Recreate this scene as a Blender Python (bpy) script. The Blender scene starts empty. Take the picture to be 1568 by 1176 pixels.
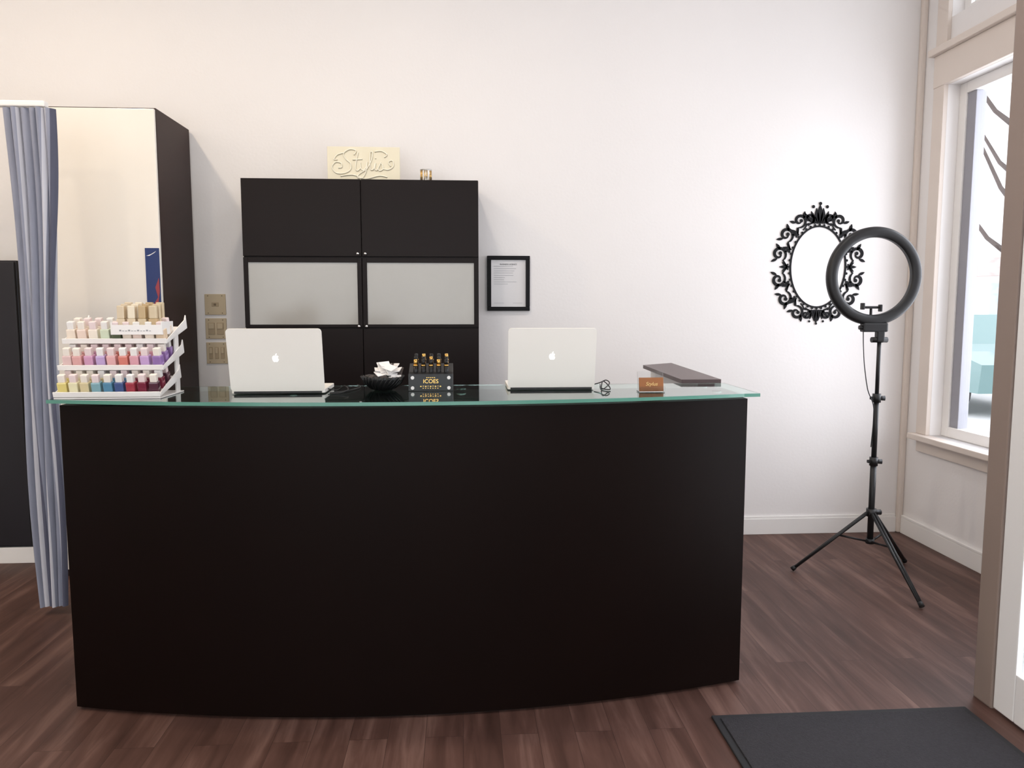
import bpy, bmesh, math, random
from mathutils import Vector, Matrix
random.seed(7)
S=bpy.context.scene
S.view_settings.view_transform='Standard'
S.view_settings.look='None'
S.view_settings.exposure=0.0
PI=math.pi

# ------------------------------------------------------------ materials
def srgb(r,g,b):
    def c(v):
        v/=255.0
        return v/12.92 if v<=0.04045 else ((v+0.055)/1.055)**2.4
    return (c(r),c(g),c(b),1)
MATS={}
def mat(name,col,rough=0.5,metal=0.0,spec=0.5,coat=0.0,noise=0.0,nscale=8.0,bump=0.0,bscale=40,trans=0.0,ior=1.45,emit=0.0,alpha=1.0,stretch=(1,1,1)):
    if name in MATS: return MATS[name]
    m=bpy.data.materials.new(name); m.use_nodes=True
    nt=m.node_tree; b=nt.nodes['Principled BSDF']
    b.inputs['Base Color'].default_value=col
    b.inputs['Roughness'].default_value=rough
    b.inputs['Metallic'].default_value=metal
    b.inputs['Specular IOR Level'].default_value=spec
    b.inputs['Coat Weight'].default_value=coat
    b.inputs['Transmission Weight'].default_value=trans
    b.inputs['IOR'].default_value=ior
    b.inputs['Alpha'].default_value=alpha
    if emit: 
        b.inputs['Emission Color'].default_value=col; b.inputs['Emission Strength'].default_value=emit
    tc=nt.nodes.new('ShaderNodeTexCoord'); mp=nt.nodes.new('ShaderNodeMapping')
    mp.inputs['Scale'].default_value=stretch
    nt.links.new(tc.outputs['Object'],mp.inputs['Vector'])
    if noise>0:
        n=nt.nodes.new('ShaderNodeTexNoise'); n.inputs['Scale'].default_value=nscale; n.inputs['Detail'].default_value=5
        nt.links.new(mp.outputs[0],n.inputs['Vector'])
        mx=nt.nodes.new('ShaderNodeMix'); mx.data_type='RGBA'
        mx.inputs[6].default_value=tuple(c*(1-noise) for c in col[:3])+(1,)
        mx.inputs[7].default_value=tuple(min(1,c*(1+noise)) for c in col[:3])+(1,)
        nt.links.new(n.outputs['Fac'],mx.inputs[0]); nt.links.new(mx.outputs[2],b.inputs['Base Color'])
    if bump>0:
        n2=nt.nodes.new('ShaderNodeTexNoise'); n2.inputs['Scale'].default_value=bscale; n2.inputs['Detail'].default_value=4
        nt.links.new(mp.outputs[0],n2.inputs['Vector'])
        bp=nt.nodes.new('ShaderNodeBump'); bp.inputs['Strength'].default_value=bump; bp.inputs['Distance'].default_value=0.01
        nt.links.new(n2.outputs['Fac'],bp.inputs['Height']); nt.links.new(bp.outputs[0],b.inputs['Normal'])
    MATS[name]=m
    return m

WALL=mat('wall_paint',(0.82,0.795,0.785,1),0.7,noise=0.015,nscale=2,bump=0.06,bscale=60,spec=0.3)
CEIL=mat('ceiling_paint',(0.82,0.80,0.78,1),0.9)
TRIM=mat('trim_white',(0.84,0.82,0.80,1),0.4,noise=0.01)
CASING=mat('casing_cream',(0.70,0.62,0.56,1),0.5,noise=0.02)
JAMB=mat('jamb_taupe',srgb(146,130,122),0.5,noise=0.04)
ESP=mat('espresso_laminate',srgb(19,10,9),0.45,noise=0.15,nscale=6,stretch=(1,1,12),spec=0.2)
DESK=mat('desk_black_laminate',srgb(15,6,4),0.45,noise=0.2,nscale=3,spec=0.12)
DARKSIDE=mat('wardrobe_side',srgb(48,31,28),0.5,noise=0.1,nscale=5,stretch=(1,1,8),spec=.3)
FROST=mat('frosted_glass',srgb(158,156,151),0.16,spec=0.7,noise=0.08,nscale=2)
WARDOOR=mat('cream_gloss_door',(0.82,0.78,0.72,1),0.18,spec=0.4,noise=0.01)
ALU=mat('aluminium_lid',(0.83,0.80,0.75,1),0.45,metal=0.0,spec=0.4)
LOGO=mat('logo_white',(0.95,0.95,0.95,1),0.2,emit=0.6)
KEY=mat('key_black',(0.02,0.02,0.02,1),0.5)
BLACK=mat('matte_black',(0.012,0.012,0.013,1),0.45)
BLACKG=mat('gloss_black',(0.01,0.01,0.011,1),0.3,spec=.4)
DECAL=mat('decal_black',(0.008,0.008,0.009,1),0.6,spec=.2)
CHROME=mat('chrome',(0.8,0.8,0.8,1),0.15,metal=1)
GOLD=mat('gold',srgb(205,165,95),0.25,metal=1)
PAPER=mat('paper',(0.78,0.76,0.75,1),0.8,noise=0.02)
INK=mat('ink',(0.12,0.12,0.13,1),0.8)
WHITEP=mat('white_acrylic',(0.84,0.82,0.80,1),0.25)
PLATE=mat('beige_plate',srgb(196,178,148),0.45)
PLATE2=mat('beige_rocker',srgb(170,150,120),0.4)
SCREW=mat('screw',srgb(110,95,75),0.4,metal=0.6)
CREAMS=mat('sign_cream',srgb(226,219,196),0.5)
CREAMT=mat('sign_letter',srgb(244,240,224),0.35)
SIGNSH=mat('sign_letter_shadow',srgb(190,178,148),0.5)
ORANGE=mat('card_orange',srgb(146,92,52),0.6,noise=0.15)
CLEAR=mat('clear_acrylic',(0.93,0.94,0.94,1),0.03,trans=1.0,ior=1.4)
BULB=mat('diffuser',(0.85,0.85,0.83,1),0.5)
MAT=mat('mat_fibre',srgb(42,40,44),0.95,noise=0.5,nscale=120,bump=0.6,bscale=300)
MATR=mat('mat_rubber',srgb(28,28,31),0.8)
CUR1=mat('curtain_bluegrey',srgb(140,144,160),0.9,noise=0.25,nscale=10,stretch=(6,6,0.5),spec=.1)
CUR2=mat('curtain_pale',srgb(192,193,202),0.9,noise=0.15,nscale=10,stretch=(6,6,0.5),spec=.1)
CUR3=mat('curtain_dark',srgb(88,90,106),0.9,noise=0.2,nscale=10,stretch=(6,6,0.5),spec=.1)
DARKC=mat('charcoal_cabinet',srgb(26,24,30),0.5,noise=0.2)

GLT=mat('counter_glass',(0.62,0.86,0.80,1),0.02,trans=1.0,ior=1.5)
GLE=mat('glass_edge_green',srgb(84,140,124),0.15,spec=0.6)
def pane():
    m=bpy.data.materials.new('window_pane'); m.use_nodes=True; nt=m.node_tree
    for n in list(nt.nodes): nt.nodes.remove(n)
    o=nt.nodes.new('ShaderNodeOutputMaterial'); t=nt.nodes.new('ShaderNodeBsdfTransparent'); g=nt.nodes.new('ShaderNodeBsdfGlossy')
    g.inputs['Roughness'].default_value=0.02; t.inputs[0].default_value=(0.96,0.98,0.98,1)
    mx=nt.nodes.new('ShaderNodeMixShader'); mx.inputs[0].default_value=0.06
    nt.links.new(t.outputs[0],mx.inputs[1]); nt.links.new(g.outputs[0],mx.inputs[2]); nt.links.new(mx.outputs[0],o.inputs[0])
    return m
PANE=pane()

def floor_mat():
    m=bpy.data.materials.new('vinyl_planks'); m.use_nodes=True; nt=m.node_tree; b=nt.nodes['Principled BSDF']
    L=nt.links.new
    tc=nt.nodes.new('ShaderNodeTexCoord'); mp=nt.nodes.new('ShaderNodeMapping'); mp.inputs['Rotation'].default_value=(0,0,PI/2)
    L(tc.outputs['Object'],mp.inputs['Vector'])
    br=nt.nodes.new('ShaderNodeTexBrick'); br.offset=0.37; br.squash=1
    br.inputs['Scale'].default_value=1.0; br.inputs['Brick Width'].default_value=1.22; br.inputs['Row Height'].default_value=0.125
    br.inputs['Mortar Size'].default_value=0.0008; br.inputs['Mortar Smooth'].default_value=0.3
    br.inputs['Color1'].default_value=(0.3,0.3,0.3,1); br.inputs['Color2'].default_value=(0.7,0.7,0.7,1); br.inputs['Mortar'].default_value=(0.4,0.4,0.4,1)
    L(mp.outputs[0],br.inputs['Vector'])
    mp2=nt.nodes.new('ShaderNodeMapping'); mp2.inputs['Scale'].default_value=(16,1.3,1)
    L(tc.outputs['Object'],mp2.inputs['Vector'])
    ad=nt.nodes.new('ShaderNodeVectorMath'); ad.operation='MULTIPLY_ADD'
    L(br.outputs['Color'],ad.inputs[0]); ad.inputs[1].default_value=(9,11,3); L(mp2.outputs[0],ad.inputs[2])
    n=nt.nodes.new('ShaderNodeTexNoise'); n.inputs['Scale'].default_value=1.0; n.inputs['Detail'].default_value=6; n.inputs['Roughness'].default_value=0.58; n.inputs['Distortion'].default_value=0.5
    L(ad.outputs[0],n.inputs['Vector'])
    ma=nt.nodes.new('ShaderNodeMath'); ma.operation='MULTIPLY_ADD'; L(br.outputs['Color'],ma.inputs[0]); ma.inputs[1].default_value=0.2
    L(n.outputs['Fac'],ma.inputs[2])
    cr=nt.nodes.new('ShaderNodeValToRGB'); e=cr.color_ramp.elements
    e[0].position=0.34; e[0].color=srgb(58,38,32); e[1].position=0.92; e[1].color=srgb(124,96,87)
    k=e.new(0.62); k.color=srgb(85,60,53)
    L(ma.outputs[0],cr.inputs[0])
    mm=nt.nodes.new('ShaderNodeMix'); mm.data_type='RGBA'; 
    L(br.outputs['Fac'],mm.inputs[0]); L(cr.outputs[0],mm.inputs[6]); mm.inputs[7].default_value=srgb(48,32,28)
    L(mm.outputs[2],b.inputs['Base Color'])
    b.inputs['Roughness'].default_value=0.5; b.inputs['Specular IOR Level'].default_value=0.28
    return m
FLOOR=floor_mat()

# ------------------------------------------------------------ mesh builder
class Ob:
    def __init__(s,name): s.name=name; s.bm=bmesh.new(); s.m=[]
    def idx(s,m):
        if m not in s.m: s.m.append(m)
        return s.m.index(m)
    def add(s,b,m,M=None,smooth=False):
        i=s.idx(m)
        if M is not None: bmesh.ops.transform(b,matrix=M,verts=b.verts)
        for f in b.faces: f.material_index=i; f.smooth=smooth
        me=bpy.data.meshes.new('t'); b.to_mesh(me); b.free()
        s.bm.from_mesh(me); bpy.data.meshes.remove(me)
    def box(s,x0,x1,y0,y1,z0,z1,m,bev=0,M=None,seg=2):
        b=bmesh.new(); bmesh.ops.create_cube(b,size=1)
        bmesh.ops.scale(b,vec=(abs(x1-x0),abs(y1-y0),abs(z1-z0)),verts=b.verts)
        bmesh.ops.translate(b,vec=((x0+x1)/2,(y0+y1)/2,(z0+z1)/2),verts=b.verts)
        if bev: bmesh.ops.bevel(b,geom=b.edges[:],offset=bev,segments=seg,affect='EDGES',profile=0.6)
        s.add(b,m,M)
    def cyl(s,p0,p1,r0,r1,m,seg=20,smooth=True):
        p0=Vector(p0);p1=Vector(p1);d=p1-p0
        b=bmesh.new(); bmesh.ops.create_cone(b,cap_ends=True,segments=seg,radius1=r0,radius2=r1,depth=d.length)
        M=Matrix.Translation((p0+p1)/2)@d.to_track_quat('Z','Y').to_matrix().to_4x4()
        s.add(b,m,M,smooth=False)
        if smooth:
            s.bm.faces.ensure_lookup_table()
            for f in s.bm.faces[-(seg+2):]:
                if len(f.verts)==4: f.smooth=True
    def sph(s,c,r,m,sc=(1,1,1),seg=16):
        b=bmesh.new(); bmesh.ops.create_uvsphere(b,u_segments=seg,v_segments=seg//2+2,radius=r)
        s.add(b,m,Matrix.Translation(c)@Matrix.Diagonal((*sc,1)),smooth=True)
    def tube(s,pts,r,m,seg=8):
        pts=[Vector(p) for p in pts]; b=bmesh.new(); rings=[]
        rr=r if isinstance(r,(list,tuple)) else [r]*len(pts)
        up=Vector((0.3,0.2,1)).normalized()
        for i,p in enumerate(pts):
            t=(pts[min(i+1,len(pts)-1)]-pts[max(i-1,0)]).normalized()
            a=t.cross(up); 
            if a.length<1e-3: a=t.cross(Vector((1,0,0)))
            a.normalize(); c=t.cross(a)
            rings.append([b.verts.new(p+(a*math.cos(2*PI*k/seg)+c*math.sin(2*PI*k/seg))*rr[i]) for k in range(seg)])
        for i in range(len(rings)-1):
            for k in range(seg): b.faces.new((rings[i][k],rings[i][(k+1)%seg],rings[i+1][(k+1)%seg],rings[i+1][k]))
        b.faces.new(rings[0][::-1]); b.faces.new(rings[-1])
        bmesh.ops.recalc_face_normals(b,faces=b.faces)
        s.add(b,m,smooth=True)
    def lathe(s,prof,m,M=None,seg=32,closed=False,smooth=True):
        b=bmesh.new(); R=[]
        for r,z in prof: R.append([b.verts.new((r*math.cos(2*PI*k/seg),r*math.sin(2*PI*k/seg),z)) for k in range(seg)] if r>1e-6 else [b.verts.new((0,0,z))]*seg)
        n=len(prof)
        for i in range(n if closed else n-1):
            A=R[i];B=R[(i+1)%n]
            for k in range(seg):
                vs=[]
                for v in (A[k],A[(k+1)%seg],B[(k+1)%seg],B[k]):
                    if v not in vs: vs.append(v)
                if len(vs)>2: b.faces.new(vs)
        bmesh.ops.recalc_face_normals(b,faces=b.faces)
        s.add(b,m,M,smooth=smooth)
    def prism(s,pts,h,m,M=None,bev=0):
        b=bmesh.new()
        vs=[b.verts.new((x,0,z)) for x,z in pts]; f=b.faces.new(vs)
        r=bmesh.ops.extrude_face_region(b,geom=[f])
        bmesh.ops.translate(b,vec=(0,h,0),verts=[v for v in r['geom'] if isinstance(v,bmesh.types.BMVert)])
        bmesh.ops.recalc_face_normals(b,faces=b.faces)
        s.add(b,m,M)
    def prismz(s,pts,z0,z1,m):
        b=bmesh.new()
        lo=[b.verts.new((x,y,z0)) for x,y in pts]; hi=[b.verts.new((x,y,z1)) for x,y in pts]
        b.faces.new(lo[::-1]); b.faces.new(hi); n=len(pts)
        for i in range(n): b.faces.new((lo[i],lo[(i+1)%n],hi[(i+1)%n],hi[i]))
        bmesh.ops.recalc_face_normals(b,faces=b.faces)
        s.add(b,m)
    def ribbon(s,pts,ws,h,m,M=None):
        b=bmesh.new(); n=len(pts); F=[];B=[]
        for i in range(n):
            p=Vector(pts[i]); t=(Vector(pts[min(i+1,n-1)])-Vector(pts[max(i-1,0)])).normalized(); nn=Vector((-t.y,t.x))*ws[i]/2
            a=p+nn;c=p-nn
            F.append((b.verts.new((a.x,0,a.y)),b.verts.new((c.x,0,c.y)))); B.append((b.verts.new((a.x,h,a.y)),b.verts.new((c.x,h,c.y))))
        for i in range(n-1):
            b.faces.new((F[i][0],F[i+1][0],F[i+1][1],F[i][1])); b.faces.new((B[i][0],B[i][1],B[i+1][1],B[i+1][0]))
            b.faces.new((F[i][0],B[i][0],B[i+1][0],F[i+1][0])); b.faces.new((F[i][1],F[i+1][1],B[i+1][1],B[i][1]))
        s.add(b,m,M)
    def text(s,txt,size,m,M,ext=0.0006,shear=0):
        cu=bpy.data.curves.new('tx','FONT'); cu.body=txt; cu.size=size; cu.extrude=ext; cu.align_x='CENTER'; cu.align_y='CENTER'; cu.shear=shear
        o=bpy.data.objects.new('tx',cu); S.collection.objects.link(o)
        dg=bpy.context.evaluated_depsgraph_get(); me=bpy.data.meshes.new_from_object(o.evaluated_get(dg))
        b=bmesh.new(); b.from_mesh(me); s.add(b,m,M)
        bpy.data.objects.remove(o); bpy.data.curves.remove(cu); bpy.data.meshes.remove(me)
    def done(s):
        me=bpy.data.meshes.new(s.name); s.bm.to_mesh(me); s.bm.free()
        for m in s.m: me.materials.append(m)
        o=bpy.data.objects.new(s.name,me); S.collection.objects.link(o); return o
RX90=Matrix.Rotation(PI/2,4,'X')
def T(x,y,z): return Matrix.Translation((x,y,z))
def lerp(a,b,t): return a+(b-a)*t
def cat(P,n=8,closed=False):
    P=[Vector(p) for p in P]; out=[]; L=len(P)
    R=range(L if closed else L-1)
    for i in R:
        if closed: a,b,c,d=P[i-1],P[i],P[(i+1)%L],P[(i+2)%L]
        else: a,b,c,d=P[max(i-1,0)],P[i],P[i+1],P[min(i+2,L-1)]
        for k in range(n):
            t=k/n; out.append(.5*((2*b)+(-a+c)*t+(2*a-5*b+4*c-d)*t*t+(-a+3*b-3*c+d)*t**3))
    if not closed: out.append(P[-1])
    return out

# ------------------------------------------------------------ room shell
YB=4.62; XR=2.78; XL=-3.3; YF=-1.8; ZC=3.7
o=Ob('floor'); o.box(XL-0.15,XR+0.15,YF-0.15,YB+0.15,-0.1,0,FLOOR); o.done()
o=Ob('ceiling'); o.box(XL-0.15,XR+0.15,YF-0.15,YB+0.15,ZC,ZC+0.1,CEIL); o.done()
o=Ob('wall_back'); o.box(XL-0.15,XR+0.15,YB,YB+0.15,0,ZC,WALL); o.done()
o=Ob('wall_left'); o.box(XL-0.15,XL,YF-0.15,YB,0,ZC,WALL); o.done()
o=Ob('wall_right')
W0,W1=2.95,4.36
o.box(XR,XR+0.15,W1,YB,0,ZC,WALL); o.box(XR,XR+0.15,2.6,W0,0,ZC,WALL)
o.box(XR,XR+0.15,W0,W1,0,0.66,WALL); o.box(XR,XR+0.15,W0,W1,2.68,3.05,WALL); o.box(XR,XR+0.15,W0,W1,3.5,ZC,WALL)
o.done()
XE=1.868
YJ=2.49
o=Ob('wall_entry'); 
o.box(XE,XE+0.14,YJ,2.585,0,ZC,JAMB,0.006); o.box(XE+0.14,XR+0.15,YJ,2.6,0,ZC,WALL)
o.box(XE,XE+0.14,YF,1.45,0,ZC,WALL); o.box(XE,XE+0.14,1.45,YJ,2.6,ZC,WALL)
o.done()
o=Ob('wall_front')
o.box(XL-0.15,XL+0.35,YF-0.15,YF,0,ZC,WALL); o.box(XE-0.35,XE+0.14,YF-0.15,YF,0,ZC,WALL)
o.box(XL+0.35,XE-0.35,YF-0.15,YF,0,0.4,WALL); o.box(XL+0.35,XE-0.35,YF-0.15,YF,3.2,ZC,WALL)
o.done()
GREYF=mat('sash_grey',srgb(150,150,158),0.5)
def win_frame(name,x,y0,y1,z0,z1,fw=0.055,mull=None,m=TRIM,th=0.05):
    o=Ob(name)
    o.box(x,x+th,y0,y0+fw,z0,z1,m,0.004); o.box(x,x+th,y1-fw,y1,z0,z1,m,0.004)
    o.box(x,x+th,y0+fw,y1-fw,z0,z0+fw,m,0.004); o.box(x,x+th,y0+fw,y1-fw,z1-fw,z1,m,0.004)
    if mull:
        a=y1-fw
        o.box(x+.01,x+th+.02,a-.075,a,z0+fw,z1-fw,GREYF,0.003)
        for yy in mull: o.box(x,x+th,yy-0.02,yy+0.02,z0+fw,z1-fw,m,0.003)
    o.box(x+th/2-0.003,x+th/2+0.003,y0+fw,y1-fw,z0+fw,z1-fw,PANE)
    return o.done()
win_frame('window_1',XR+0.07,W0,W1,0.66,2.68,0.06,[3.4])
win_frame('window_2',XR+0.07,W0,W1,3.05,3.5)
o=Ob('window_3')
x0,x1=XL+0.35,XE-0.35
for xx in (x0,(x0*2+x1)/3,(x0+2*x1)/3,x1-0.06): o.box(xx,xx+0.06,YF-0.1,YF-0.04,0.4,3.2,TRIM,0.004)
o.box(x0,x1,YF-0.1,YF-0.04,0.4,0.46,TRIM); o.box(x0,x1,YF-0.1,YF-0.04,3.14,3.2,TRIM)
o.box(x0,x1,YF-0.075,YF-0.069,0.46,3.14,PANE); o.done()
o=Ob('trim_1')
o.box(XR-0.025,XR+0.001,W1,W1+0.1,0.66,2.86,CASING,0.004)
o.box(XR-0.03,XR+0.001,W0-0.1,W1+0.1,2.68,2.86,CASING,0.005)
o.box(XR-0.06,XR+0.001,W0-0.12,W1+0.12,2.86,2.90,CASING,0.006)
o.box(XR-0.025,XR+0.001,W1,W1+0.1,2.90,3.6,CASING,0.004)
o.box(XR-0.025,XR+0.001,W0-0.1,W0,0.66,3.6,CASING,0.004)
o.done()
o=Ob('trim_2'); o.box(XR-0.07,XR+0.08,W0-0.12,W1+0.12,0.625,0.66,CASING,0.006)
o.box(XR-0.02,XR+0.001,W0-0.1,W1+0.1,0.55,0.625,CASING,0.004); o.done()
o=Ob('trim_3'); o.box(XR-0.035,XR,YB-0.035,YB,0,ZC,CASING,0.012); o.done()
def baseb(name,x0,x1,y0,y1):
    o=Ob(name); o.box(x0,x1,y0,y1,0,0.10,TRIM,0.003)
    if x1-x0>y1-y0: o.box(x0,x1,y0+0.006,y1,0.10,0.115,TRIM,0.003)
    else: o.box(x0,x1-0.0,y0,y1,0.10,0.115,TRIM,0.003)
    o.done()
baseb('baseboard_back',XL,XR-0.035,YB-0.016,YB)
baseb('baseboard_right',XR-0.016,XR,2.6,YB-0.035)
baseb('baseboard_left',XL,XL+0.016,YF,YB-0.02)
# glazed entry door, flush with the inner wall face
o=Ob('door_1')
DW=mat('door_white',(0.86,0.86,0.87,1),0.35)
dx0,dx1=XE+0.002,XE+0.047; D1=YJ-.008; D0=1.458
o.box(dx0,dx1,D1-.10,D1,0.01,2.58,DW,0.005); o.box(dx0,dx1,D0,D0+.10,0.01,2.58,DW,0.005)
o.box(dx0,dx1,D0+.10,D1-.10,0.01,0.18,DW,0.005); o.box(dx0,dx1,D0+.10,D1-.10,2.46,2.58,DW,0.005)
o.box(dx0+0.02,dx0+0.026,D0+.10,D1-.10,0.18,2.46,PANE)
o.tube([(dx0,1.50,0.95),(dx0-0.05,1.50,0.95),(dx0-0.05,1.50,1.25),(dx0,1.50,1.25)],0.01,CHROME); o.done()

# ------------------------------------------------------------ exterior
o=Ob('street_ground'); o.box(2.0,40,-15,45,-0.16,-0.12,mat('asphalt',(0.6,0.6,0.6,1),0.9,noise=0.1)); 
o.box(XR+0.16,6.2,-15,45,-0.12,-0.02,mat('pavement',(0.75,0.74,0.73,1),0.9,noise=0.05)); o.done()
BR=mat('facade_pale',srgb(240,236,236),0.9,noise=0.05); BW=mat('facade_cream',srgb(240,237,234),0.9)
SG=mat('shop_glass',srgb(180,192,202),0.1)
o=Ob('shop_building'); o.box(15,20,6,34,-0.12,3.0,BW); o.box(14.9,15,6,34,2.3,2.8,mat('awning_pink',srgb(206,182,178),0.8)); o.box(15,20,6,34,3.0,7.5,BR)
for k in range(9):
    y=7+k*3; o.box(14.95,15,y,y+2.0,0.5,2.1,SG); o.box(14.95,15,y+.4,y+1.4,4.0,5.8,SG)
o.done()
o=Ob('street_tree'); BK=mat('bark',srgb(88,76,72),0.9,noise=0.25)
tx,ty=5.80,7.7
o.tube([(tx,ty,-0.05),(tx+.02,ty,1.2),(tx-.04,ty+.05,2.2),(tx+.06,ty,3.4),(tx+.2,ty+.2,4.8)],[.10,.08,.07,.05,.03],BK)
for a in range(18):
    an=a*2.4; z0=1.7+a*0.16; d=Vector((math.cos(an),math.sin(an),0.9))*.8; p=Vector((tx,ty,z0))
    o.tube([p,p+d*.4,p+d*.8+Vector((0,0,.2)),p+d*1.3+Vector((.1,.1,.5))],[.035,.022,.014,.006],BK,6)
o.done()
o=Ob('parked_car'); CP=mat('car_teal',srgb(100,136,136),0.3,coat=0.6); CG=mat('car_glass',srgb(90,104,112),0.08); 
prof=[(-2.1,.35),(-2.15,.75),(-1.5,.9),(-.9,.98),(-.3,1.42),(.9,1.45),(1.6,1.0),(2.1,.92),(2.15,.4)]
M=T(8.8,12.2,-0.12)@Matrix.Rotation(PI/2,4,'Z')
o.prism(prof,1.7,CP,M)
o.prism([(-.8,.98),(-.28,1.36),(.25,1.38),(.25,.98)],1.72,CG,M@T(0,-.01,0)); o.prism([(.32,.98),(.32,1.38),(.85,1.39),(1.4,1.0)],1.72,CG,M@T(0,-.01,0))
for wx in (-1.35,1.35):
    for wy in (-.02,1.5):
        p=M@Vector((wx,wy,.33)); q=M@Vector((wx,wy+.22,.33)); o.cyl(p,q,.33,.33,BLACK); 
        o.cyl(M@Vector((wx,wy-.01,.33)),M@Vector((wx,wy+.23,.33)),.2,.2,CHROME)
o.done()

# ------------------------------------------------------------ reception desk
xa,xb=-1.365,1.045
def front(x,off=0):
    t=(x-xa)/(xb-xa)
    base=lerp(2.70,2.735,t); return base-0.155*(1-(2*t-1)**2)-off
N=40
ZT=1.110
pts=[(lerp(xa,xb,i/N),front(lerp(xa,xb,i/N))) for i in range(N+1)]
o=Ob('reception_desk')
body=pts+[(xb,3.02),(xa,3.02)]
o.prismz(body,0.012,1.087,DESK)
pl=[(x*0.985,y+0.02) for x,y in pts]+[(xb*0.985,3.0),(xa*0.985,3.0)]
o.prismz(pl,0.0,0.012,BLACK)
def gf(x): return front(max(xa,min(xb,x)),0.035)
ga,gb=-1.39,1.078
GB=3.08
gp=[(lerp(ga,gb,i/N),gf(lerp(ga,gb,i/N))) for i in range(N+1)]+[(gb,GB),(ga,GB)]
o.prismz(gp,ZT-.012,ZT,GLT)
b=bmesh.new(); v0=[b.verts.new((x,y-0.0006,ZT-.012)) for x,y in gp]; v1=[b.verts.new((x,y-0.0006,ZT)) for x,y in gp]
for i in range(-1,N+1): b.faces.new((v0[i],v0[i+1],v1[i+1],v1[i]))
o.add(b,GLE)
for px in (-1.25,-.6,0,.5,.95):
    for py in (2.80,2.97): o.cyl((px,py,1.087),(px,py,ZT-.012),.018,.018,CHROME)
o.box(-1.32,0.93,3.02,3.5,0.70,0.74,ESP,0.003); o.box(-1.36,-1.32,3.02,3.5,0,0.74,ESP)
o.done()
o=Ob('desk_return_counter')
o.prismz([(.97,3.09),(1.04,3.09),(1.08,4.0),(1.01,4.0)],0,1.10,DESK)
o.prismz([(.96,3.09),(.97,3.09),(1.01,4.0),(1.0,4.0)],0,1.10,WHITEP)
o.prismz([(.90,3.085),(1.065,3.085),(1.115,4.02),(.93,3.88)],1.108,1.125,mat('wing_cap',srgb(84,68,68),0.4,noise=0.1,nscale=5))
o.prismz([(.94,3.10),(1.04,3.10),(1.08,4.0),(.97,3.95)],1.10,1.108,DESK)
o.done()

# ------------------------------------------------------------ storage cabinet at back
CY=4.25
o=Ob('storage_cabinet')
cx0,cx1,cm=-1.16,0.10,-0.53
o.box(cx0,cx1,CY+0.02,YB-0.018,0.0,2.10,ESP,0.002)
def door(x0,x1,z0,z1,m=ESP): o.box(x0+.002,x1-.002,CY,CY+.019,z0+.002,z1-.002,m,0.0015)
for a,b_ in ((cx0,cm),(cm,cx1)):
    door(a,b_,1.69,2.102); door(a,b_,0.90,1.305); door(a,b_,0.05,0.90)
    z0,z1=1.31,1.685; w=.026
    o.box(a+.002,a+w,CY,CY+.019,z0,z1,ESP,.001); o.box(b_-w,b_-.002,CY,CY+.019,z0,z1,ESP,.001)
    o.box(a+w,b_-w,CY,CY+.019,z0,z0+.016,ESP,.001); o.box(a+w,b_-w,CY,CY+.019,z1-w,z1,ESP,.001)
    o.box(a+w,b_-w,CY+.006,CY+.012,z0+.016,z1-w,FROST)
for kx in (cm-.02,cm+.02):
    for kz in (1.706,1.316): o.cyl((kx,CY,kz),(kx,CY-.008,kz),.004,.004,CHROME); o.sph((kx,CY-.014,kz),.0085,CHROME)
o.done()

# sign plaque
o=Ob('sign_plaque')
sx0,sx1,sz0,sz1=-.715,-.325,2.104,2.285
o.box(sx0,sx1,4.33,4.345,sz0,sz1,CREAMS,0.002)
strokes=[
 [(3.6,3.6),(3.9,4.2),(3.0,4.4),(2.1,3.8),(2.4,3.0),(3.1,2.3),(3.0,1.4),(2.0,.9),(.9,1.0),(.4,1.8),(.9,2.5),(1.7,2.4),(1.8,1.8),(1.3,1.7)],
 [(4.2,4.0),(3.9,2.6),(3.8,1.6),(4.1,1.3),(4.5,1.7)],[(3.4,2.9),(4.8,3.0)],
 [(4.5,2.5),(4.6,1.6),(5.0,1.4),(5.4,2.0),(5.5,2.6),(5.3,1.2),(4.8,.3),(4.1,.3),(4.3,.8),(5.4,1.5)],
 [(5.4,1.5),(6.1,2.8),(6.3,3.9),(6.0,4.0),(5.9,2.6),(6.0,1.5),(6.4,1.5)],
 [(6.4,1.5),(6.7,2.5),(6.6,1.6),(6.9,1.4),(7.2,1.9),(7.5,2.6)],
 [(7.4,2.5),(7.7,2.2),(7.8,1.6),(7.3,1.3),(7.1,1.6)],
 [(7.8,1.6),(8.6,1.5),(9.3,2.0),(9.2,2.8),(8.6,2.6),(8.9,2.0)],
 [(1.6,.5),(3.4,.7),(5.2,.15),(7.2,.6),(8.4,.4)],[(6.7,3.1),(6.75,3.2)],
 [(2.2,3.9),(1.2,3.6),(.7,2.9),(1.2,2.9)],[(6.6,4.1),(7.6,4.2),(8.4,3.7),(8.0,3.3)]]
for st in strokes:
    P=cat([(sx0+.01+a*.037,sz0+.006+c*.0365) for a,c in st],6)
    o.tube([(p.x+.0012,4.3292,p.y-.0016) for p in P],.0034,SIGNSH,6)  # letter shadow painted as a darker copy, shifted down and right
    o.tube([(p.x,4.3268,p.y) for p in P],.0026,CREAMT,6)
o.done()
o=Ob('tin_can'); c=(-.185,4.37,2.102)
M=T(*c); o.lathe([(0,0),(.032,0),(.033,.003),(.033,.008),(.031,.01),(.031,.066),(.033,.069),(.033,.072),(.030,.072),(.030,.068),(0,.068)],mat('tin_silver',(.62,.6,.57,1),.3,metal=.8),M)
for k in range(10):
    a=PI+ (k+.5)*PI/10; o.cyl((c[0]+.0312*math.cos(a),c[1]+.0312*math.sin(a),c[2]+.012),(c[0]+.0312*math.cos(a),c[1]+.0312*math.sin(a),c[2]+.064),.003,.003,GOLD if k%3 else WHITEP,6)
o.done()

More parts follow.
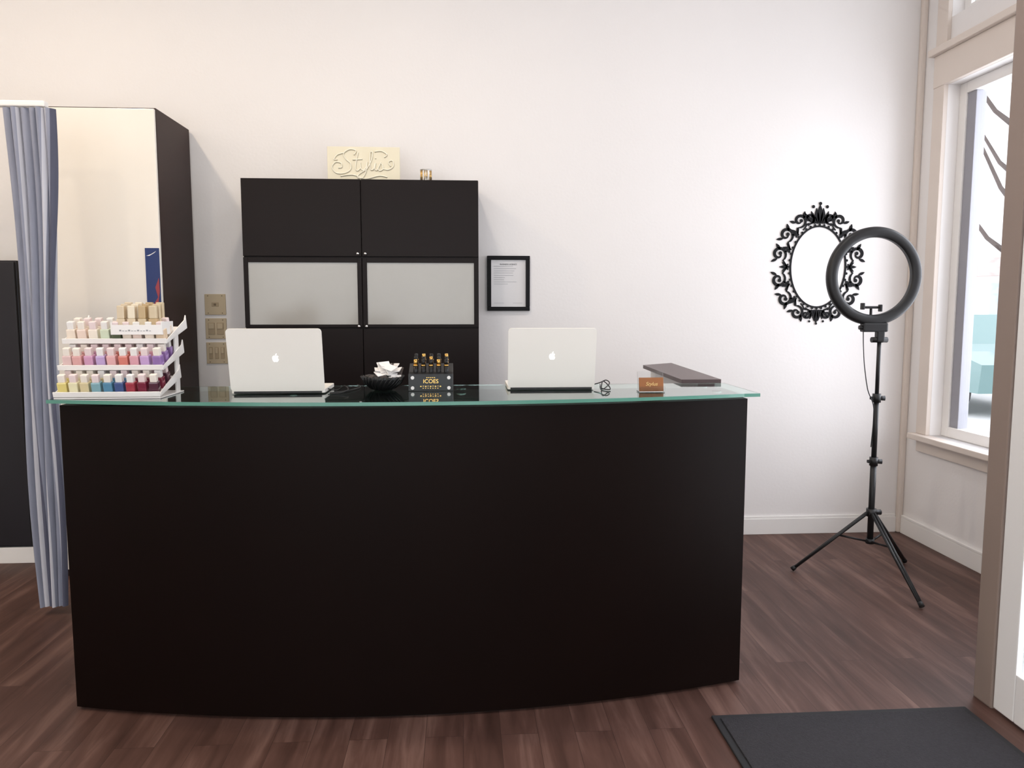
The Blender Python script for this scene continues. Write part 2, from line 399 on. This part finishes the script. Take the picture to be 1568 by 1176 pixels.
# ------------------------------------------------------------ wardrobe
o=Ob('wardrobe')
o.box(-2.12,-1.53,4.12,YB-0.018,0,2.42,DARKSIDE,0.002)
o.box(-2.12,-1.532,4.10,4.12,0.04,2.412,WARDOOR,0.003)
o.done()
o=Ob('poster_reflection')  # mirror reflection of a poster, made as a flat coloured panel on the door
o.box(-1.606,-1.536,4.0965,4.0995,1.40,1.72,mat('reflection_blue',srgb(34,52,104),0.4))
PR=mat('reflection_red',srgb(150,58,66),0.5)
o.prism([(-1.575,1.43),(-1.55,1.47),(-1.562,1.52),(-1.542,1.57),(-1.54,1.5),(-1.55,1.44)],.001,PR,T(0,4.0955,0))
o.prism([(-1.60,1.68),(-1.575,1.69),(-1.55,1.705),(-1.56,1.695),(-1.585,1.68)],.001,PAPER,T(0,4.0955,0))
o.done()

# ------------------------------------------------------------ switches
def plate(name,z0,z1,n):
    o=Ob(name); x0,x1=-1.485,-1.365
    o.box(x0,x1,YB-.008,YB,z0,z1,PLATE,0.003)
    zc=(z0+z1)/2
    if n==1: 
        o.box(-1.445,-1.405,YB-.011,YB-.006,zc-.012,zc+.012,PLATE2,.002); o.box(-1.432,-1.418,YB-.013,YB-.008,zc-.006,zc+.006,SCREW,.002)
    else:
        w=.10/n
        for k in range(n):
            a=-1.475+k*w; o.box(a+.006,a+w-.006,YB-.012,YB-.006,zc-.034,zc+.034,PLATE2,.002); 
            o.box(a+.009,a+w-.009,YB-.016,YB-.010,zc-.002,zc+.030,PLATE,.002)
    for sx in (x0+.02,x1-.02):
        for sz in (z0+.01,z1-.01): o.cyl((sx,YB-.008,sz),(sx,YB-.0095,sz),.003,.003,SCREW,10)
    o.done()
plate('light_switch',1.375,1.495,1); plate('light_switch',1.235,1.355,2); plate('light_switch',1.09,1.215,3)

# ------------------------------------------------------------ framed certificate
o=Ob('framed_certificate')
x0,x1,z0,z1=.158,.412,1.398,1.722; w=.024; yf=YB-.022
o.box(x0,x1,yf,YB,z0,z0+w,DECAL,.003); o.box(x0,x1,yf,YB,z1-w,z1,DECAL,.003); o.box(x0,x0+w,yf,YB,z0+w,z1-w,DECAL,.003); o.box(x1-w,x1,yf,YB,z0+w,z1-w,DECAL,.003)
o.box(x0+w,x1-w,YB-.01,YB,z0+w,z1-w,mat('picture_paper',(0.66,0.64,0.64,1),0.25,spec=.6))
GREYI=mat('ink_grey',(0.3,0.3,0.32,1),0.8)
random.seed(3)
zz=z1-.05
o.text('BUSINESS LICENCE',.012,INK,T((x0+x1)/2,YB-.011,zz)@RX90)
for k in range(9):
    zz-=.013; L=random.uniform(.06,.15) if k>2 else random.uniform(.1,.16)
    o.box(x0+.04,x0+.04+L,YB-.0108,YB-.0098,zz,zz+.0018,GREYI)
o.box(x0+.04,x0+.10,YB-.0108,YB-.0098,z0+.045,z0+.0465,GREYI); o.box(x1-.10,x1-.045,YB-.0108,YB-.0098,z0+.045,z0+.0465,GREYI)
o.done()

# ------------------------------------------------------------ ornate wall decal frame
o=Ob('ornate_oval_wall_frame')
cx,cz=2.178,1.664; Mw=T(cx,YB-.006,cz)@Matrix.Diagonal((1.03,1,1.01,1)); H=.006
def dot(x,z,r):
    b=bmesh.new(); bmesh.ops.create_circle(b,cap_ends=True,segments=14,radius=r); 
    o.add(b,DECAL,Mw@T(x,-.0002,z)@RX90)
rx,rz=.168,.242
P=[(rx*math.cos(2*PI*i/72),rz*math.sin(2*PI*i/72)) for i in range(73)]
o.ribbon(P,[.010]*73,H,DECAL,Mw)
for i in range(40):
    a=2*PI*i/40; dot((rx+.008)*math.cos(a),(rz+.008)*math.sin(a),.0078)
def frame_at(a):
    p=Vector((rx*math.cos(a),rz*math.sin(a))); nrm=Vector((math.cos(a)/rx,math.sin(a)/rz)).normalized(); t=Vector((-nrm.y,nrm.x)); return p,nrm,t
def spiral(a,sgn,s=1.0,off=.018,turn=1.75):
    p,nr,t=frame_at(a); t=t*sgn
    pts=[]; c=p+nr*(off+.060*s)+t*(.014*s)
    for k in range(26):
        u=k/25; ang=-2.4+u*turn*2*PI*.72; r=.046*s*(1-u*.80)
        pts.append(c+(nr*math.sin(ang)+t*math.cos(ang))*r)
    start=p+nr*.008-t*(.07*s)
    pts=[start,start*.45+pts[0]*.55+nr*(-.004)]+pts
    L=len(pts); ws=[.006+.012*s*math.sin(PI*min(1,i/(L-1)*1.05+.02))**1.2 for i in range(L)]
    o.ribbon([(q.x,q.y) for q in pts],ws,H,DECAL,Mw)
    q=pts[-1]; dot(q.x,q.y,.0115*s)
def leaf(p,d,L,w,curve=0):
    p=Vector(p); d=Vector(d).normalized(); n=Vector((-d.y,d.x)); pts=[];ws=[]
    for k in range(9):
        u=k/8; q=p+d*L*u+n*curve*u*u; pts.append((q.x,q.y)); ws.append(max(.0008,w*math.sin(PI*min(1,u*.93+.07))**.9))
    o.ribbon(pts,ws,H,DECAL,Mw)
angs=[12,36,60,-12,-36,-60]
for i,d in enumerate(angs):
    s=1.0 if abs(d)<50 else .92
    for side in (0,1):
        a=math.radians(d); sg=1 if d>0 else -1
        if side: a=PI-a; sg=-sg
        spiral(a,sg,s)
        p,nr,t=frame_at(a); t=t*sg
        leaf(p+nr*.075*s+t*.04,nr*.9+t,.045*s,.018)
        leaf(p+nr*.085*s-t*.015,nr*.9-t*.6,.040*s,.016)
        dot(*(p+nr*.022+t*.04),.009)
for d in (0,24,48,-24,-48,):
    for side in (0,1):
        a=math.radians(d); a=PI-a if side else a
        p,nr,t=frame_at(a)
        leaf(p+nr*.012,nr,.055,.018); 
        leaf(p+nr*.02,nr+t*.9,.042,.012); leaf(p+nr*.02,nr-t*.9,.042,.012)
for sg in (1,-1):
    base=sg*(rz+.01); k=1 if sg>0 else .72
    for dx,L,w in ((0,.112,.034),(.42,.09,.026),(-.42,.09,.026),(.95,.08,.024),(-.95,.08,.024),(1.8,.09,.022),(-1.8,.09,.022)):
        leaf((dx*.014,base+sg*.006),(dx,sg),L*k,w*k,0.022*(-1 if dx>0 else 1 if dx<0 else 0)*sg*-1)
    dot(0,base+sg*.124*k,.010*k); dot(.042,base+sg*.105*k,.010*k); dot(-.042,base+sg*.105*k,.010*k)
    for q in (1,-1):
        aa=math.radians(90-q*17)*sg; spiral(aa,q*-1*sg*-1,.72 if sg>0 else .7,.012)
o.done()

# ------------------------------------------------------------ ring light
o=Ob('ring_light')
rxc,ryc,rzc=2.088,3.80,1.575
Mr=T(rxc,ryc,rzc)@Matrix.Rotation(-PI/2,4,'X')
prof=[(.194,-.008),(.199,-.014),(.210,-.020),(.232,-.020),(.241,-.014),(.247,-.004),(.247,.014),(.243,.018)]
prof2=[(.243,.018),(.220,.022),(.196,.018)]
o.lathe(prof,BLACK,Mr,96); o.lathe([(.196,.018),(.194,.014),(.194,-.008)],BLACK,Mr,96); o.lathe(prof2,BULB,Mr,96)
zb=rzc-.246
o.box(rxc-.055,rxc+.075,ryc-.022,ryc+.02,zb-.035,zb+.012,BLACK,.008)
o.cyl((rxc-.07,ryc-.005,zb-.012),(rxc-.05,ryc-.005,zb-.012),.011,.011,BLACK); 
o.box(rxc+.022,rxc+.06,ryc-.02,ryc+.015,zb-.085,zb-.03,BLACK,.006)
o.cyl((rxc,ryc,zb-.075),(rxc+.082,ryc,zb-.075),.014,.014,BLACK)
o.tube([(rxc,ryc,zb+.01),(rxc-.004,ryc+.01,zb+.05),(rxc-.01,ryc,zb+.085)],.007,BLACK)
o.box(rxc-.06,rxc+.04,ryc-.008,ryc+.008,zb+.083,zb+.096,BLACK,.004); o.box(rxc-.064,rxc-.05,ryc-.018,ryc+.008,zb+.078,zb+.112,BLACK,.004); o.box(rxc+.03,rxc+.042,ryc-.018,ryc+.008,zb+.068,zb+.104,BLACK,.004)
px,py=2.130,ryc
o.cyl((px,py,.95),(px,py,zb-.05),.010,.010,BLACK); o.cyl((px,py,.62),(px,py,.97),.013,.013,BLACK); o.cyl((px,py,.20),(px,py,.64),.0155,.0155,BLACK)
for z in (.955,.625,): 
    o.cyl((px,py,z-.022),(px,py,z+.022),.021,.021,BLACK); o.cyl((px,py,z),(px+.038,py-.01,z),.010,.013,BLACK); o.box(px-.034,px-.012,py-.008,py+.008,z-.008,z+.008,BLACK,.003)
o.cyl((px,py,1.24),(px,py,1.27),.018,.018,BLACK); o.cyl((px-.03,py,1.25),(px+.02,py,1.25),.010,.010,BLACK)
o.cyl((px,py,.335),(px,py,.375),.025,.025,BLACK); o.cyl((px,py,.355),(px+.05,py,.355),.011,.014,BLACK)
o.cyl((px,py,.19),(px,py,.215),.022,.022,BLACK)
feet=[(1.775,3.93),(2.165,3.38),(2.46,4.02)]
for fx,fy in feet:
    d=Vector((fx-px,fy-py,0)); u=d.normalized(); a=Vector((px,py,.35))+u*.02; e=Vector((fx,fy,.012))
    side=Vector((-u.y,u.x,0))*.008
    o.tube([a+side,a.lerp(e,.5)+side,e+side*.5],.0075,BLACK); o.tube([a-side,a.lerp(e,.5)-side,e-side*.5],.0075,BLACK)
    mid=a.lerp(e,.38); o.tube([Vector((px,py,.2))+u*.018,mid],.006,BLACK,6)
    o.cyl(a.lerp(e,.955),e,.012,.013,BLACK)
o.tube([(q.x,q.y,q.z) for q in cat([Vector(v) for v in ((rxc-.045,ryc,zb-.03),(rxc-.045,ryc-.01,zb-.12),(rxc-.03,ryc,1.12),(rxc-.018,ryc-.02,1.0),(px-.018,ryc-.01,.9),(px-.018,py,.7))],6)],.0025,BLACK,6)
o.done()

# ------------------------------------------------------------ laptops
def rrect(w,h,r,n=6):
    P=[]
    for cx_,cz_,a0 in ((w/2-r,h-r,0),(-w/2+r,h-r,PI/2),(-w/2+r,r,PI),(w/2-r,r,1.5*PI)):
        for k in range(n+1):
            a=a0+PI/2*k/n; P.append((cx_+r*math.cos(a),cz_+r*math.sin(a)))
    return P
AP=[(0,.60),(.12,.66),(.28,.67),(.42,.58),(.46,.52),(.36,.42),(.33,.28),(.38,.14),(.49,.07),(.42,-.12),(.28,-.30),(.16,-.35),(0,-.29),(-.16,-.35),(-.28,-.30),(-.42,-.10),(-.5,.12),(-.5,.34),(-.42,.54),(-.26,.66),(-.12,.66)]
LF=[(0,.72),(.01,.86),(.1,.98),(.22,1.03),(.21,.88),(.12,.77)]
def laptop(name,xc,yh,w,h,tilt,yaw,cable):
    o=Ob(name); B=T(xc,yh,ZT+.001)@Matrix.Rotation(yaw,4,'Z')
    o.prism(rrect(w,.226,.012),.013,ALU,B@T(0,-.004,.016)@Matrix.Rotation(-PI/2,4,'X'))
    for r in range(5):
        for c in range(13): 
            o.box(-w/2+.03+c*(w-.06)/13,-w/2+.03+(c+.85)*(w-.06)/13,.035+r*.018,.035+r*.018+.015,.0155,.0172,KEY,M=B)
    o.box(-.05,.05,.14,.21,.0158,.0165,mat('trackpad',(0.7,0.69,0.67,1),.3),M=B)
    o.box(-w/2+.01,w/2-.01,-.0065,.0,.002,.010,KEY,.001,M=B)
    Ml=B@T(0,-.002,.011)@Matrix.Rotation(tilt,4,'X')
    o.prism(rrect(w,h-.004,.013),.006,ALU,Ml@T(0,-.003,0))
    o.box(-w/2+.008,w/2-.008,.0031,.0036,.012,h-.012,KEY,M=Ml)
    s=.0225
    for P in (AP,LF):
        Q=cat(P,5,True); o.prism([(q.x*s,q.y*s) for q in Q],.0008,LOGO,Ml@T(0,-.0038,h*.5))
    dx,dy=(.012,-.075)
    o.tube(cat([Vector((v[0]+dx,v[1]+dy,v[2])) for v in cable],8),.0022,BLACK,6)
    return o.done()
laptop('laptop',-.652,2.79,.328,.232,math.radians(12),.01,((-.503,2.93,ZT+.012),(-.47,2.95,ZT+.004),(-.44,2.93,ZT+.022),(-.42,2.88,ZT+.012),(-.45,2.84,ZT+.004),(-.48,2.86,ZT+.004),(-.43,2.92,ZT+.004),(-.40,3.05,ZT+.004),(-.42,3.14,ZT+.004)))
laptop('laptop',.337,2.86,.326,.230,math.radians(12),-.01,((.490,3.0,ZT+.012),(.52,3.0,ZT+.02),(.545,3.0,ZT+.03),(.555,2.98,ZT+.02),(.53,2.94,ZT+.006),(.515,2.93,ZT+.005),(.53,2.98,ZT+.028),(.55,2.96,ZT+.01),(.54,2.9,ZT+.004),(.52,2.95,ZT+.004),(.54,3.1,ZT+.004)))

# ------------------------------------------------------------ bowl with cards
o=Ob('card_bowl'); bc=(-.292,2.90)
Mb=T(bc[0],bc[1],ZT)
o.lathe([(0,.002),(.035,.002),(.04,.006),(.06,.022),(.073,.040),(.078,.052),(.075,.053),(.069,.041),(.056,.024),(.036,.009),(0,.008)],BLACK,Mb,40)
for k in range(28):
    a=2*PI*k/28; b_=a+.35
    o.tube([(bc[0]+.045*math.cos(a),bc[1]+.045*math.sin(a),ZT+.008),(bc[0]+.068*math.cos((a+b_)/2),bc[1]+.068*math.sin((a+b_)/2),ZT+.028),(bc[0]+.081*math.cos(b_),bc[1]+.081*math.sin(b_),ZT+.054)],.0028,BLACK,6)
random.seed(5)
WD=mat('wrapper_dark',srgb(60,52,50),.5)
for k in range(16):
    Mx=T(bc[0]+.024+random.uniform(-.030,.026),bc[1]-.01+random.uniform(-.02,.03),ZT+.054+.0026*k)@Matrix.Rotation(random.uniform(-.8,.8),4,'Z')@Matrix.Rotation(random.uniform(-.2,.5)+.45,4,'X')@Matrix.Rotation(random.uniform(-.3,.3),4,'Y')
    o.box(-.026,.026,-.018,.018,-.001,.0015,PAPER if k%5!=1 else WD,M=Mx)
for k in range(9):
    a=PI+k*.42; o.sph((bc[0]+.048*math.cos(a),bc[1]+.04*math.sin(a),ZT+.05),.015,BLACKG if k%2 else WD,(1.3,.9,.7),10)
o.done()

# ------------------------------------------------------------ cosmetics display
o=Ob('cosmetics_display'); x0,x1,y0=-.194,-.030,2.855
o.prism([(0,0),(.10,0),(.10,.095),(.03,.068),(0,.062)],x1-x0,BLACKG,T(x1,y0,ZT+.001)@Matrix.Rotation(PI/2,4,'Z'))
o.text('ICOES',.021,GOLD,T((x0+x1)/2,y0-.0008,ZT+.036)@RX90,.0004)
for i in range(5): o.box(x0+.066+i*.007,x0+.070+i*.007,y0-.0012,y0,ZT+.049,ZT+.0515,GOLD) 
for i in range(9): o.box(x0+.043+i*.009,x0+.048+i*.009,y0-.0012,y0,ZT+.016+(i%2)*.002,ZT+.0195,GOLD)
for i in range(7): o.box(x0+.052+i*.009,x0+.056+i*.009,y0-.0012,y0,ZT+.010,ZT+.012,GOLD)
for ax in (x0+.015,x1-.015):
    for az in (.012,.05): o.cyl((ax,y0,ZT+az),(ax,y0-.004,ZT+az),.0065,.0065,WHITEP,14)
for r in range(3):
    for c in range(5):
        px_=x0+.025+c*.0285; py_=y0+.03+r*.027; zb_=ZT+.062+r*.009
        o.cyl((px_,py_,zb_-.01),(px_,py_,zb_+.028),.0085,.0085,BLACKG,14); o.cyl((px_,py_,zb_+.028),(px_,py_,zb_+.034),.0088,.0088,GOLD,14); o.cyl((px_,py_,zb_+.034),(px_,py_,zb_+.054),.0072,.0068,GOLD if (r+c)%3==0 else BLACKG,14)
o.done()

# ------------------------------------------------------------ business card holder
o=Ob('business_card_holder'); x0,x1,y0=.648,.743,2.755
o.box(x0,x1,y0,y0+.045,ZT+.001,ZT+.004,CLEAR); o.box(x0,x1,y0,y0+.002,ZT+.004,ZT+.022,CLEAR)
Mh=T(0,y0+.022,ZT+.003)@Matrix.Rotation(-.18,4,'X'); o.box(x0-.0,x1,0,.003,0,.072,CLEAR,M=Mh)
Mh=T(0,y0+.008,ZT+.004)@Matrix.Rotation(-.18,4,'X'); o.box(x0+.003,x1-.003,0,.009,0,.050,ORANGE,M=Mh)
o.text('Stylus',.019,mat('card_gold',srgb(226,196,130),.4),Mh@T((x0+x1)/2,-.001,.026)@RX90,.0003,.3)
o.done()

# ------------------------------------------------------------ nail polish display
o=Ob('nail_polish_rack')
X0,X1=-1.362,-1.028
RZ=ZT+.001
tiers=[(2.685,1.124),(2.725,1.212),(2.765,1.301)]
tilt=math.radians(13)
pal=[
 [(222,206,130),(232,226,190),(214,200,160),(130,170,180),(90,140,170),(70,90,140),(160,60,74),(120,42,62),(84,48,62)],
 [(226,196,194),(222,170,168),(210,160,190),(190,164,208),(226,176,178),(214,130,118),(220,164,176),(200,166,212),(150,118,176)],
 [(240,226,210),(236,214,200),(242,232,218),(214,224,200),(90,100,76),(238,224,208),(234,212,200),(244,230,214),(224,200,172)]]
CAPS=[WHITEP,mat('cap_cream',srgb(236,228,218),.3),mat('cap_blush',srgb(232,214,214),.3)]
random.seed(11)
for ti,(ty_,tz) in enumerate(tiers):
    Mt=T(0,ty_,tz)@Matrix.Rotation(tilt,4,'X')
    o.box(X0-.008,X1+.008,-.012,.20,-.004,.002,WHITEP,.0015,M=Mt)
    o.box(X0-.008,X1+.008,-.014,-.009,-.004,.014,WHITEP,.0015,M=Mt)
    for xs in (X0-.008,X1+.004): o.prism([(-.012,-.004),(.20,-.004),(.20,.045),(.185,.03),(.0,.008)],.004,WHITEP,Mt@T(xs+.004,0,0)@Matrix.Rotation(PI/2,4,'Z'))
    for r in range(3 if ti<2 else 2):
        for c in range(9):
            col=pal[ti][(c+ (0 if r==0 else random.choice((0,0,1,-1))))%9]
            nm='polish_%d_%d_%d'%col
            bx=X0+.017+c*.0375+random.uniform(-.002,.002); by=.014+r*.052+random.uniform(-.002,.002)
            Mq=Mt@T(bx,by,.002)@Matrix.Rotation(random.uniform(-.1,.1),4,'Z')
            o.box(-.0152,.0152,-.014,.014,0,.040,mat(nm,srgb(*col),.12,coat=.4),.004,M=Mq)
            o.box(-.011,.011,-.010,.010,.039,.066,CAPS[random.randrange(3)],.003,M=Mq)
for xs in (X0-.006,X1-.001): o.box(xs,xs+.006,2.84,2.875,RZ,1.33,WHITEP,.001)
o.box(X0-.008,X1+.008,2.675,2.90,RZ,RZ+.004,WHITEP)
M2=T(0,2.75,1.325)
bx0,bx1=-1.20,-1.035
o.box(bx0,bx1,0,.10,0,.006,WHITEP,M=M2); o.box(bx0,bx1,-.003,.0,0,.034,WHITEP,.001,M=M2); o.box(bx0-.004,bx0,-.003,.10,0,.045,WHITEP,M=M2); o.box(bx1,bx1+.004,-.003,.10,0,.045,WHITEP,M=M2)
for i in range(11): o.box(bx0+.025+i*.010,bx0+.031+i*.010,-.0042,-.003,.012,.014+.003*(i%3==0),GREYI,M=M2)
sw=[(214,196,168),(232,220,196),(190,164,122),(206,188,156),(228,212,196),(168,140,106)]
for r in range(3):
    for c in range(4):
        col=sw[random.randrange(6)]
        bx=bx0+.025+c*.036; by=.02+r*.032
        o.box(bx-.014,bx+.014,by-.011,by+.011,.006,.055,mat('sw_%d_%d_%d'%col,srgb(*col),.25),.003,M=M2)
        o.box(bx-.012,bx+.012,by-.009,by+.009,.055,.10+.006*r,mat('sw_%d_%d_%d'%(sw[c]),srgb(*sw[c]),.25),.003,M=M2)
o.done()

# ------------------------------------------------------------ curtain + rail
o=Ob('curtain')
b=bmesh.new(); NX,NZ=120,40; g=[]
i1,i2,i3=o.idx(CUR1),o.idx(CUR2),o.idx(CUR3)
for j in range(NZ+1):
    v=j/NZ; z=lerp(.04,2.284,v)
    xl=lerp(-1.945,-1.985,v)-.012*math.sin(v*PI*2.2); xr=lerp(-1.835,-1.78,v**1.2)+.01*math.sin(v*9)
    row=[]
    for i in range(NX+1):
        u=i/NX; ph=2*PI*6*u+.9*math.sin(v*3+u*4)+.5*math.sin(v*6+1)
        amp=.035*(.7+.3*math.sin(u*13+v*4))
        row.append(b.verts.new((lerp(xl,xr,u)+.010*math.sin(ph*1.0+1),3.6+amp*math.sin(ph),z)))
    g.append(row)
for j in range(NZ):
    for i in range(NX):
        f=b.faces.new((g[j][i],g[j][i+1],g[j+1][i+1],g[j+1][i])); f.smooth=True
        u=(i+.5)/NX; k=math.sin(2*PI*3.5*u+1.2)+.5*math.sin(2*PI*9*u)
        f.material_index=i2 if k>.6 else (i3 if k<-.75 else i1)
me=bpy.data.meshes.new('c'); b.to_mesh(me); b.free(); o.bm.from_mesh(me)
o.done()
o=Ob('curtain_rail')
o.box(XL,-1.80,3.58,3.62,2.288,2.314,WHITEP,.006)
o.cyl((XL,3.6,2.315),(XL+.02,3.6,2.315),.025,.025,WHITEP)
o.done()

# ------------------------------------------------------------ dark cabinet at left
o=Ob('dark_side_cabinet')
o.box(-3.1,-2.385,4.36,YB-.018,0.09,1.67,DARKC,.004); o.box(-3.1,-2.375,4.345,YB-.018,0,0.09,TRIM,.003)
for a,b_ in ((-3.09,-2.745),(-2.74,-2.39)): o.box(a,b_,4.342,4.36,.10,1.66,DARKC,.003); 
for x in (-2.77,-2.715): o.tube([(x,4.342,.8),(x,4.32,.8),(x,4.32,.95),(x,4.342,.95)],.005,CHROME,8)
o.done()

# ------------------------------------------------------------ floor mat
o=Ob('floor_mat'); o.box(.86,1.78,1.25,2.50,0,.008,MATR,.003); o.box(.885,1.755,1.275,2.475,.006,.012,MAT,.002); o.done()

# ------------------------------------------------------------ lights
def area(name,loc,rot,sx,sy,e,col):
    l=bpy.data.lights.new(name,'AREA'); l.shape='RECTANGLE'; l.size=sx; l.size_y=sy; l.energy=e; l.color=col
    ob=bpy.data.objects.new(name,l); ob.location=loc; ob.rotation_euler=rot; S.collection.objects.link(ob); return ob
area('daylight_front',(-.73,YF-.25,1.9),(PI/2,0,0),4.2,2.6,42,(1.0,.95,.90))
area('daylight_right',(XR+.5,3.6,1.75),(0,PI/2,0),2.1,1.6,50,(.92,.91,1.0))
area('daylight_door',(XE+.4,1.95,1.4),(0,PI/2,0),2.4,1.0,26,(.94,.92,1.0))
for k,(x,y) in enumerate(((-2.3,2.9),(-.5,2.9),(-2.3,.4),(1.3,2.9))):  # unseen ceiling lamps with discs, added for a warmer tone towards the left
    o=Ob('added_ceiling_fixture'); 
    o.lathe([(0,0),(.09,0),(.10,-.004),(.10,-.02),(.085,-.02),(.08,-.006),(0,-.006)],TRIM,T(x,y,ZC)); o.done()
    l=bpy.data.lights.new('ceiling_fill','AREA'); l.shape='DISK'; l.size=.16; l.energy=(27,18,24,12)[k]; l.color=(1.0,.82,.60) if x<-1 else ((1.0,.88,.74) if x<0 else (1.0,.96,.96))
    ob=bpy.data.objects.new('ceiling_fill_lamp',l); ob.location=(x,y,ZC-.03); S.collection.objects.link(ob)
w=bpy.data.worlds.new('World'); S.world=w; w.use_nodes=True
bg=w.node_tree.nodes['Background']; bg.inputs[0].default_value=(.94,.94,1.0,1); bg.inputs[1].default_value=2.9

# ------------------------------------------------------------ camera
cam=bpy.data.cameras.new('camera'); cam.sensor_width=36; cam.lens=36*1180/1568; cam.clip_start=.05
co=bpy.data.objects.new('camera',cam); S.collection.objects.link(co); S.camera=co
co.location=(0,0,1.42)
th=math.radians(5.7); ps=math.radians(3.8)
co.rotation_euler=(PI/2-th,0,-ps)
